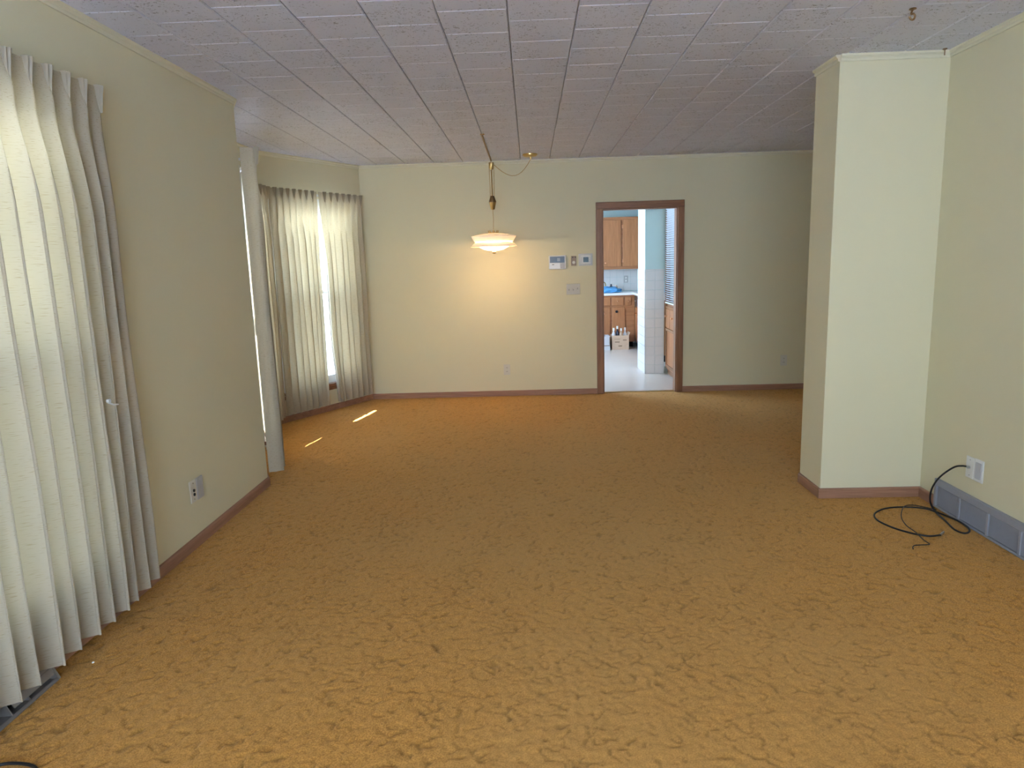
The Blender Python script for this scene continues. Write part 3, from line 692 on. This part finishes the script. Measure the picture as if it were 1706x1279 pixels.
def hook(p, label, s):
    root = thing('ceiling_hook', p, label, 'hook'); x, y, z = p
    MB().lathe([(0, 0), (0.011*s, 0), (0.012*s, -0.004), (0.006*s, -0.007), (0, -0.007)], p, 14).build('base', BRONZE, root, True)
    if s > 1.05:
        pts = [(x, y, z-.006), (x-.004, y, z-.014)] + [(x+.011*math.cos(a), y, z-.034+.013*math.sin(a)) for a in (2.2, 1.2, .2, -.8, -1.6, -2.6, -3.2)]
    else: pts = [(x, y, z-.006), (x, y, z-.020), (x, y, z-.034)]
    MB().tube(catmull(pts, 4), 0.0032*s, 8).build('hook_wire', BRONZE, root, True)
hook(V(1.72, 3.38, H), 'bronze S-shaped plant hook screwed into the open ceiling', 1.3)
hook(V(2.235, 4.035, H), 'short dark screw stub in the ceiling above the wall stub corner', 1.0)

# baseboard register under the near drape
rg = thing('baseboard_register', V(XL, 1.7, 0), 'dark-slotted metal baseboard register on the carpet under the near drape', 'register')
RM = plain('register_metal', (0.30, 0.27, 0.25), 0.4, 0.3, var=0.1, vscale=25)
Y0, Y1 = 1.0, 2.29
PR = lambda prof, a, b: MB().prism(prof, V(XL, a), V(XL, b), V(1, 0))
PR([(0, 0.062), (0.024, 0.062), (0.040, 0.050), (0.040, 0.046), (0.022, 0.056), (0, 0.056)], Y0, Y1).build('top_rail', RM, rg)
PR([(0, 0), (0.070, 0), (0.070, 0.005), (0.060, 0.009), (0.058, 0.004), (0, 0.004)], Y0, Y1).build('bottom_rail', RM, rg)
PR([(0, 0), (0.068, 0), (0.062, 0.014), (0.042, 0.052), (0.024, 0.063), (0, 0.063)], Y1, Y1+0.012).build('end_cap', RM, rg)
PR([(0.003, 0.004), (0.012, 0.004), (0.012, 0.056), (0.003, 0.056)], Y0, Y1).build('inner_back', DARK, rg)
y = Y0+0.05
while y < Y1-0.09:
    PR([(0.012, 0.004), (0.060, 0.008), (0.040, 0.048), (0.012, 0.056)], y, y+0.004).build('divider', RM, rg); y += 0.085
PR([(0.040, 0.046), (0.043, 0.046), (0.055, 0.022), (0.052, 0.022)], Y1-0.20, Y1).build('damper_plate', RM, rg)
tag(MB().lathe([(0, 0.004), (.004, .003), (.005, 0), (0, 0)], (-1.691, 2.396, 0.001), 8).build('lint_speck', WPLAST, None, True), 'tiny white speck on the carpet near the left baseboard', 'speck')
tb = thing('tieback_clip', ML @ V(2.70-YB, 0.145, 0.90), 'small white clip and strap on a fold of the near drape', 'clip')
MB(ML).tube([(2.672-YB, 0.140, 0.955), (2.672-YB, 0.152, 0.956)], 0.008, 12).build('knob', WPLAST, tb, True)
MB(ML).tube([(2.674-YB, 0.144, 0.948), (2.70-YB, 0.148, 0.935), (2.735-YB, 0.144, 0.930)], 0.0035, 6).build('strap', WPLAST, tb, True)

# ------------------------------------------------------------------ kitchen beyond the doorway
KX0, KX1, KY0, KY1, KH = -0.8, 2.6, YF+0.11, 12.36, 2.42
KPAINT = plain('pale_aqua_paint', (0.50, 0.66, 0.66), 0.6, var=0.02)
VINYL = plain('kitchen_vinyl', (0.62, 0.55, 0.47), 0.28, var=0.05, vscale=3)
CTILE = plain('white_ceramic_tile', (0.72, 0.70, 0.69), 0.18, var=0.03, vscale=4)
GROUT = plain('tile_grout', (0.55, 0.53, 0.52), 0.8)
struct(MB().box(KX0, KX1, YF+0.065, KY1, -0.05, 0.0).build('floor_kitchen', VINYL))
struct(MB().box(KX0-.1, KX1+.1, KY0, KY1+.1, KH, KH+.1).build('ceiling_kitchen', plain('kitchen_ceiling_paint', (0.8, 0.8, 0.8), 0.7)))
kw, _, _ = wall('wall_kitchen_back', V(KX0, KY1), V(KX1, KY1), ext0=.1, ext1=.1, mat=KPAINT, top=KH, thick=.1)
wall('wall_kitchen_right', V(KX1, KY1), V(KX1, KY0), mat=KPAINT, top=KH, thick=.1)
_, MK, _ = wall('wall_kitchen_left', V(KX0, KY0), V(KX0, KY1), [(0.7, 3.4, 0.6, 2.2)], mat=KPAINT, top=KH, thick=.1)
picture_window(7, MK, 0.7, 3.4, 0.6, 2.2, .1)
portal(MK, 0.7, 3.4, 0.6, 2.2)
tl = 0.118
def tile_grid(parent, M, a, b, z0, z1, y0=0.0):
    z = z0
    while z < z1-0.01:
        t = a; zz = min(z+tl, z1)
        while t < b-0.01:
            tt = min(t+tl, b)
            MB(M).bbox(t+.001, tt-.001, y0, y0+0.006, z+.001, zz-.001, .0015, 1).build('tile', CTILE, parent); t += tl
        z += tl
# tiled stub wall of the kitchen, painted above
PX0, PX1, PY0, PY1, PTZ = 1.433, 1.672, 8.886, 9.46, 1.318
pil = struct(MB().box(PX0, PX1, PY0, PY1, 0, KH).build('wall_kitchen_stub', KPAINT))
Mp, Lp = frame(V(PX1, PY0), V(PX0, PY0)); Mq, Lq = frame(V(PX0, PY0-0.006), V(PX0, PY1))
tile_grid(pil, Mp, 0, Lp, 0.0, PTZ); 
Mq2 = Matrix.Translation(V(0, 0)) @ Mq
def flip(M):                                    # same wall line, facing the other way
    N = M.copy()
    for i in range(3): N[i][1] = -M[i][1]
    return N
def out_ok(M, want):
    return M if Vector((M[0][1], M[1][1], 0)).dot(want) > 0 else flip(M)
for o in [c for c in pil.children]: bpy.data.objects.remove(o)
tile_grid(pil, out_ok(Mp, V(0, -1)), 0, Lp, 0.0, PTZ)
tile_grid(pil, out_ok(Mq, V(-1, 0)), 0, Lq, 0.0, PTZ)
Mb, Lb = frame(V(KX0, KY1), V(KX1, KY1))
tile_grid(kw, out_ok(Mb, V(0, -1)), 1.15-KX0, 2.05-KX0, 0.915, 1.29)

def knob(p, d, mat, parent, name='knob', r=0.015):
    p = Vector(p); d = Vector(d)
    MB().tube([p, p+d*.012, p+d*.016, p+d*.026, p+d*.030], [r*.5, r*.45, r, r*.95, r*.4], 12).build(name, mat, parent, True)
# built-in hutch on the right, facing the passage
HX = 1.700; HY0, HY1 = 7.775, 8.882
hu = thing('built_in_hutch', V(HX+0.2, 8.35, 0), 'wooden built-in hutch with drawers and a glazed upper, just inside the doorway', 'hutch')
MB().box(HX+.002, HX+.40, HY0, HY1, 0.07, 0.835).build('body', CABZ, hu)
MB().box(HX+.02, HX+.40, HY0, HY1, 0, 0.07).build('plinth', OAKY, hu)
MB().bbox(HX-.012, HX+.41, HY0, HY1, 0.835, 0.862, .004, 1).build('counter_ledge', OAKY, hu)
for a, b in ((8.615, HY1-0.03), (8.13, 8.595)):
    d = MB().bbox(HX-.014, HX+.002, a, b, 0.600, 0.825, .004, 2).build('drawer', CABZ, hu)
    knob((HX-.014, (a+b)/2+.05, 0.735), (-1, 0, 0), COPPER, d)
dr = MB(); dr.box(HX-.016, HX+.002, 8.10, HY1-0.03, 0.10, 0.13); dr.box(HX-.016, HX+.002, 8.10, HY1-0.03, 0.555, 0.585); dr.box(HX-.016, HX+.002, HY1-0.075, HY1-0.03, 0.13, 0.555); dr.box(HX-.016, HX+.002, 8.10, 8.145, 0.13, 0.555)
dd = dr.build('door_frame', OAKZ, hu)
MB().bbox(HX-.006, HX+.002, 8.145, HY1-0.075, 0.13, 0.555, .002, 1).build('door_panel', CABZ, dd)
up = MB(); up.box(HX-.02, HX+.03, HY1-.06, HY1, 0.862, 2.2); up.box(HX, HX+.03, 8.02, 8.06, 0.862, 2.2); up.box(HX, HX+.03, 8.06, HY1-.06, 2.10, 2.2); up.box(HX, HX+.03, 8.06, HY1-.06, 0.862, 0.895); up.box(HX, HX+.40, HY0, 8.02, 0.862, 2.2)
up.build('upper_frame', OAKZ, hu)
MB().box(HX+.012, HX+.016, 8.06, HY1-.06, 0.895, 2.10).build('pane', GLASS, hu)
MB().box(HX+.36, HX+.40, 8.02, HY1, 0.862, 2.2).build('back_board', plain('aqua_back_board', (0.40, 0.52, 0.56), 0.5), hu)
bl = thing('venetian_blind', V(HX-.02, 8.45, 0.90), 'pale venetian blind hung over the glazed upper of the hutch', 'blind')
s_ = MB(); z = 0.93
while z < 2.06:
    s_.add([(HX-.034, 8.07, z+.011), (HX-.034, HY1-.07, z+.011), (HX-.012, HY1-.07, z-.006), (HX-.012, 8.07, z-.006), (HX-.034, 8.07, z+.0125), (HX-.034, HY1-.07, z+.0125), (HX-.012, HY1-.07, z-.0045), (HX-.012, 8.07, z-.0045)],
           [(0,1,2,3),(4,5,6,7),(0,1,5,4),(1,2,6,5),(2,3,7,6),(3,0,4,7)]); z += 0.026
tag(s_.build('slats', plain('pale_blue_slat', (0.70, 0.74, 0.80), 0.35), bl), kind='stuff')
MB().bbox(HX-.038, HX-.004, 8.07, HY1-.07, 2.06, 2.095, .003, 1).build('head_rail', WPLAST, bl)
MB().bbox(HX-.034, HX-.012, 8.07, HY1-.07, 0.898, 0.915, .003, 1).build('bottom_rail', WPLAST, bl)

# wall cabinets
def slab_door(x0, x1, y, z0, z1, parent, mat=CABZ, name='door'):
    return MB().bbox(x0, x1, y-.018, y, z0, z1, .005, 2).build(name, mat, parent)
UY = 12.03
uc = thing('wall_cabinet', V(1.45, UY+.16, 1.29), 'wooden wall cabinet with two plain doors over the kitchen counter', 'cabinet')
MB().box(0.75, 2.25, UY, KY1-.001, 1.288, 2.148).build('body', CABX, uc)
for a, b, kx in ((0.80, 1.150, None), (1.165, 1.535, 1.272), (1.565, 1.98, None)):
    d = slab_door(a, b, UY, 1.335, 2.105, uc)
    if kx: knob((kx, UY-.018, 1.400), (0, -1, 0), COPPER, d)
for z in (1.99, 1.43): MB().bbox(1.548, 1.572, UY-.022, UY-.002, z-.03, z+.03, .002, 1).build('hinge', COPPER, uc)
BY = 11.74
bc = thing('base_cabinet', V(1.2, BY+.3, 0), 'wooden base cabinet with drawers along the back of the kitchen', 'cabinet')
MB().box(0.6, 1.72, BY, KY1-.001, 0.09, 0.868).build('body', CABX, bc)
MB().box(0.6, 1.70, BY+.06, KY1-.001, 0, 0.09).build('toe_kick', DARK, bc)
for a, b, z0, z1, kp_, nm in ((1.00, 1.315, .700, .835, None, 'drawer'), (1.345, 1.535, .700, .835, (1.44, .77), 'drawer'), (1.56, 1.66, .700, .835, (1.615, .765), 'drawer'),
                        (1.00, 1.315, .13, .670, (1.215, .575), 'door'), (1.345, 1.56, .13, .670, None, 'door')):
    d = slab_door(a, b, BY, z0, z1, bc, name=nm)
    if kp_: knob((kp_[0], BY-.018, kp_[1]), (0, -1, 0), COPPER, d)
    elif nm == 'door': knob((1.42, BY-.018, .60), (0, -1, 0), BLACK, d, 'dark_pull', 0.022)
rc = thing('sink_run_cabinet', V(2.0, 11.2, 0), 'wooden base cabinet run at right with a dark control panel', 'cabinet')
RX = 1.735
MB().box(RX, 2.35, 9.9, BY+.0, 0.09, 0.868).build('body', CABZ, rc)
MB().box(RX+.06, 2.35, 9.9, BY, 0, 0.09).build('toe_kick', DARK, rc)  # near-black colour paints in the shadow under this run
MB().bbox(RX-.02, RX, 11.05, BY-.06, .690, .855, .004, 1).build('control_panel', plain('dark_appliance_panel', (0.07, 0.05, 0.045), 0.3), rc)
d = MB().bbox(RX-.018, RX, 11.05, BY-.06, .12, .670, .004, 1).build('door', CABZ, rc); knob((RX-.018, 11.5, .58), (-1, 0, 0), COPPER, d)
knob((RX-.02, 11.52, .78), (-1, 0, 0), CHROME, rc)
ct = MB(); ct.box(0.6, 1.70, BY-.03, KY1-.001, .868, .905); ct.box(1.70, 2.35, 9.9, KY1-.001, .868, .905)
tag(ct.build('kitchen_worktop', plain('white_laminate', (0.80, 0.79, 0.78), 0.3)), 'white L-shaped kitchen worktop in front of the tiled splashback', 'worktop')
op = thing('outlet', V(1.66, KY1-.006, 1.08), 'grey outlet plate on the tiled kitchen splashback', 'outlet')
MB().bbox(1.625, 1.695, KY1-.013, KY1-.0065, 1.05, 1.17, .002, 1).build('cover_plate', GREYPL, op)
for z in (1.085, 1.135): MB().box(1.648, 1.672, KY1-.0145, KY1-.0128, z-.014, z+.014).build('receptacle', WPLAST, op)
# blue plastic bag slumped on the worktop
BLUEP = plain('blue_plastic', (0.10, 0.36, 0.70), 0.25, var=0.15, vscale=18)
bm = bmesh.new(); bmesh.ops.create_icosphere(bm, subdivisions=4, radius=1.0)
for v in bm.verts:
    k = 1+0.25*noise.noise(v.co*2.3)+0.10*noise.noise(v.co*6)
    v.co = Vector((v.co.x*k*.22, v.co.y*k*.15, max(-0.035, v.co.z*k*.065)+.035))
mb = MB(); mb.add([v.co+V(1.30, 11.95, .906) for v in bm.verts], [tuple(x.index for x in f.verts) for f in bm.faces]); bm.free()
tag(mb.build('plastic_bag', BLUEP, None, 'all'), 'slumped bright blue plastic bag on the kitchen worktop', 'bag')
bd = thing('dish_bin', V(1.95, 11.6, .905), 'pale blue plastic dish bin on the right hand worktop', 'bin')
mb = MB(); x0, x1, y0, y1 = 1.80, 2.15, 11.35, 11.80
mb.box(x0, x1, y0, y1, .906, .912); mb.box(x0, x0+.008, y0, y1, .912, .985); mb.box(x1-.008, x1, y0, y1, .912, .985); mb.box(x0+.008, x1-.008, y0, y0+.008, .912, .985); mb.box(x0+.008, x1-.008, y1-.008, y1, .912, .985)
mb.build('tub', plain('pale_blue_plastic', (0.30, 0.48, 0.62), 0.3), bd)
mb = MB(); mb.bbox(x0-.012, x1+.012, y0-.012, y0+.002, .978, .99, .003, 1); mb.bbox(x0-.012, x1+.012, y1-.002, y1+.012, .978, .99, .003, 1); mb.bbox(x0-.012, x0+.002, y0, y1, .978, .99, .003, 1); mb.bbox(x1-.002, x1+.012, y0, y1, .978, .99, .003, 1)
mb.build('rim', plain('pale_blue_plastic', (0.30, 0.48, 0.62), 0.3), bd)
def bottle(x, y, z, h, r, body, cap, label, cat='bottle'):
    b = thing('bottle', V(x, y, z), label, cat)
    MB().lathe([(0, 0), (r, .002), (r, h*.62), (r*.85, h*.72), (r*.38, h*.82), (r*.38, h*.88), (0, h*.88)], (x, y, z), 18).build('body', body, b, True)
    MB().lathe([(0, h), (r*.5, h*.995), (r*.52, h*.87), (0, h*.86)], (x, y, z), 14).build('cap', cap, b, True)
DBOT = plain('dark_bottle_plastic', (0.03, 0.035, 0.06), 0.25); LBOT = plain('translucent_bottle', (0.62, 0.62, 0.66), 0.25); TAN = plain('tan_label', (0.5, 0.36, 0.25), 0.5)
bottle(1.385, 12.19, .906, .135, .030, DBOT, DBOT, 'short dark bottle behind the blue bag on the worktop')
bottle(1.475, 12.21, .906, .125, .024, TAN, WPLAST, 'small tan bottle behind the blue bag on the worktop')
fc = thing('faucet', V(1.24, 12.22, .905), 'low brass-coloured faucet behind the blue bag', 'faucet')
MB().lathe([(0, .03), (.02, .03), (.026, 0), (0, 0)], (1.30, 12.25, .905), 16).build('base', BRASS, fc, True)
MB().tube(catmull([(1.30, 12.25, .93), (1.29, 12.24, 1.05), (1.24, 12.18, 1.075), (1.20, 12.12, 1.05)], 5), .009, 8).build('spout', BRASS, fc, True)
# boxes on the kitchen floor
CARD = plain('corrugated_card', (0.60, 0.43, 0.30), 0.8, var=0.06, vscale=20); WCARD = plain('white_card', (0.62, 0.60, 0.60), 0.7)
INK = plain('printed_ink', (0.22, 0.15, 0.09), 0.8)
def carton(x0, x1, y0, y1, h, mat, label, kindname):
    b = thing(kindname, V((x0+x1)/2, (y0+y1)/2, 0), label, 'box'); t = .005
    mb = MB(); mb.box(x0, x1, y0, y1, 0, t); mb.box(x0, x0+t, y0, y1, t, h); mb.box(x1-t, x1, y0, y1, t, h); mb.box(x0+t, x1-t, y0, y0+t, t, h); mb.box(x0+t, x1-t, y1-t, y1, t, h)
    mb.build('walls', mat, b)
    return b
b1 = carton(1.308, 1.582, 11.42, 11.69, .232, CARD, 'open brown cardboard box of bottles on the kitchen floor', 'cardboard_box')
mb = MB(); mb.add([(1.578, 11.425, .230), (1.578, 11.685, .230), (1.60, 11.685, .275), (1.60, 11.425, .275), (1.582, 11.425, .230), (1.582, 11.685, .230), (1.604, 11.685, .275), (1.604, 11.425, .275)], [(0,1,2,3),(4,5,6,7),(0,1,5,4),(1,2,6,5),(2,3,7,6),(3,0,4,7)])
mb.build('flap', CARD, b1)
for x0, x1, z0, z1 in ((1.355, 1.43, .118, .132), (1.41, 1.47, .052, .068), (1.485, 1.545, .150, .162), (1.345, 1.44, .170, .176)):
    MB().box(x0, x1, 11.4185, 11.42, z0, z1).build('print', INK, b1)
b2 = carton(1.05, 1.272, 11.40, 11.66, .226, WCARD, 'white carton with a dark band beside the cardboard box', 'white_carton')
MB().box(1.05, 1.272, 11.3985, 11.40, .066, .078).build('band', INK, b2)
MB().box(1.262, 1.272, 11.3980, 11.3985, .085, .215).build('edge_print', INK, b2)
bottle(1.345, 11.50, .006, .345, .035, LBOT, WPLAST, 'white-capped bottle at the left end of the cardboard box')
bottle(1.410, 11.53, .006, .372, .032, DBOT, WPLAST, 'dark bottle with white cap standing second in the cardboard box')
bottle(1.465, 11.48, .006, .340, .030, TAN, WPLAST, 'tan bottle with pale cap in the middle of the cardboard box')
bottle(1.532, 11.53, .006, .345, .032, LBOT, WPLAST, 'white bottle at the right side of the cardboard box')
def crumple(name, c, s, mat, label, cat):
    bm = bmesh.new(); bmesh.ops.create_icosphere(bm, subdivisions=3, radius=1.0)
    for v in bm.verts:
        k = 1+0.35*noise.noise(v.co*2.1+Vector(c))+0.15*noise.noise(v.co*5)
        v.co = Vector((v.co.x*k*s[0], v.co.y*k*s[1], v.co.z*k*s[2]))
    mb = MB(); mb.add([v.co+Vector(c) for v in bm.verts], [tuple(x.index for x in f.verts) for f in bm.faces]); bm.free()
    tag(mb.build(name, mat, None, 'all'), label, cat)
crumple('paper_bundle', (1.16, 11.53, .145), (.070, .085, .10), plain('crumpled_white_paper', (0.7, 0.7, 0.74), 0.6), 'crumpled white paper bundle filling the white carton', 'paper')

# ------------------------------------------------------------------ outdoors
GRND = plain('outdoor_ground', (0.50, 0.54, 0.60), 0.9, var=0.12, vscale=0.4)
struct(MB().box(-3.2, 4.2, YB-WT-2.3, YB-WT, 2.62, 2.74).build('sun_block_roof', WHITEP))  # unseen slab added to keep direct sun out of the back window
struct(MB().box(-60, 60, -60, 60, -0.40, -0.18).build('ground', GRND))
LEAF = plain('yellow_green_leaf', (0.30, 0.34, 0.06), 0.5, var=0.45, vscale=2.0)
BARK = plain('tree_bark', (0.10, 0.07, 0.05), 0.9)
def shrub(x, y, h, rx, ry, n_, label, seed):
    rnd = random.Random(seed); t = thing('garden_shrub', V(x, y, -0.18), label, 'shrub', 'shrubs outside the windows')
    MB().tube([(x, y, -0.18), (x+.05, y, h*.3), (x, y+.05, h*.6)], [.05, .035, .015], 8).build('stem', BARK, t, True)
    mb = MB()
    for _ in range(n_):
        a = rnd.uniform(0, 6.283); q = rnd.random()**.5; zz = rnd.uniform(-.1, h); k = math.sqrt(max(.05, 1-((zz-h*.45)/(h*.62))**2))
        c = V(x+rx*q*k*math.cos(a), y+ry*q*k*math.sin(a), zz); s = rnd.uniform(.05, .10)
        u = Vector((rnd.uniform(-1, 1), rnd.uniform(-1, 1), rnd.uniform(-.6, .6))).normalized(); v = u.cross(Vector((rnd.uniform(-1, 1), rnd.uniform(-1, 1), rnd.uniform(-1, 1)))).normalized()
        mb.add([c-u*s, c+v*s*.5, c+u*s, c-v*s*.5], [(0, 1, 2, 3)])
    tag(mb.build('foliage', LEAF, t), kind='stuff')
shrub(-3.6, 1.6, 1.5, .8, 1.3, 2600, 'yellow-green shrub outside the near left window, glowing through the drape', 1)
def tree(x, y, z0, z1, rx, ry, n_, label, seed):
    rnd = random.Random(seed); t = thing('sun_block_tree', V(x, y, -0.18), label, 'tree')
    MB().tube([(x, y, -0.18), (x+.05, y+.1, z0), (x-.05, y, (z0+z1)/2)], [.12, .09, .04], 10).build('trunk', BARK, t, True)
    mb = MB(); zc = (z0+z1)/2
    for _ in range(n_):
        while True:
            p = Vector((rnd.uniform(-1, 1), rnd.uniform(-1, 1), rnd.uniform(-1, 1)))
            if p.length < 1: break
        c = V(x+rx*p.x, y+ry*p.y, zc+(z1-z0)/2*p.z); q = rnd.uniform(.07, .13)
        u = Vector((rnd.uniform(-1, 1), rnd.uniform(-1, 1), rnd.uniform(-.6, .6))).normalized(); v = u.cross(Vector((rnd.uniform(-1, 1), rnd.uniform(-1, 1), rnd.uniform(-1, 1)))).normalized()
        mb.add([c-u*q, c+v*q*.5, c+u*q, c-v*q*.5], [(0, 1, 2, 3)])
    tag(mb.build('foliage', LEAF, t), kind='stuff')
tree(-2.95, -0.5, 0.9, 4.4, .85, 2.2, 4200, 'added unseen leafy tree blocking the sun from the near left window', 5)  # out of view, added to stop sun leaking past the near drape
shrub(-4.6, 9.2, 1.2, .9, .9, 2200, 'low shrub outside the far bay window, in the bright gap', 2)
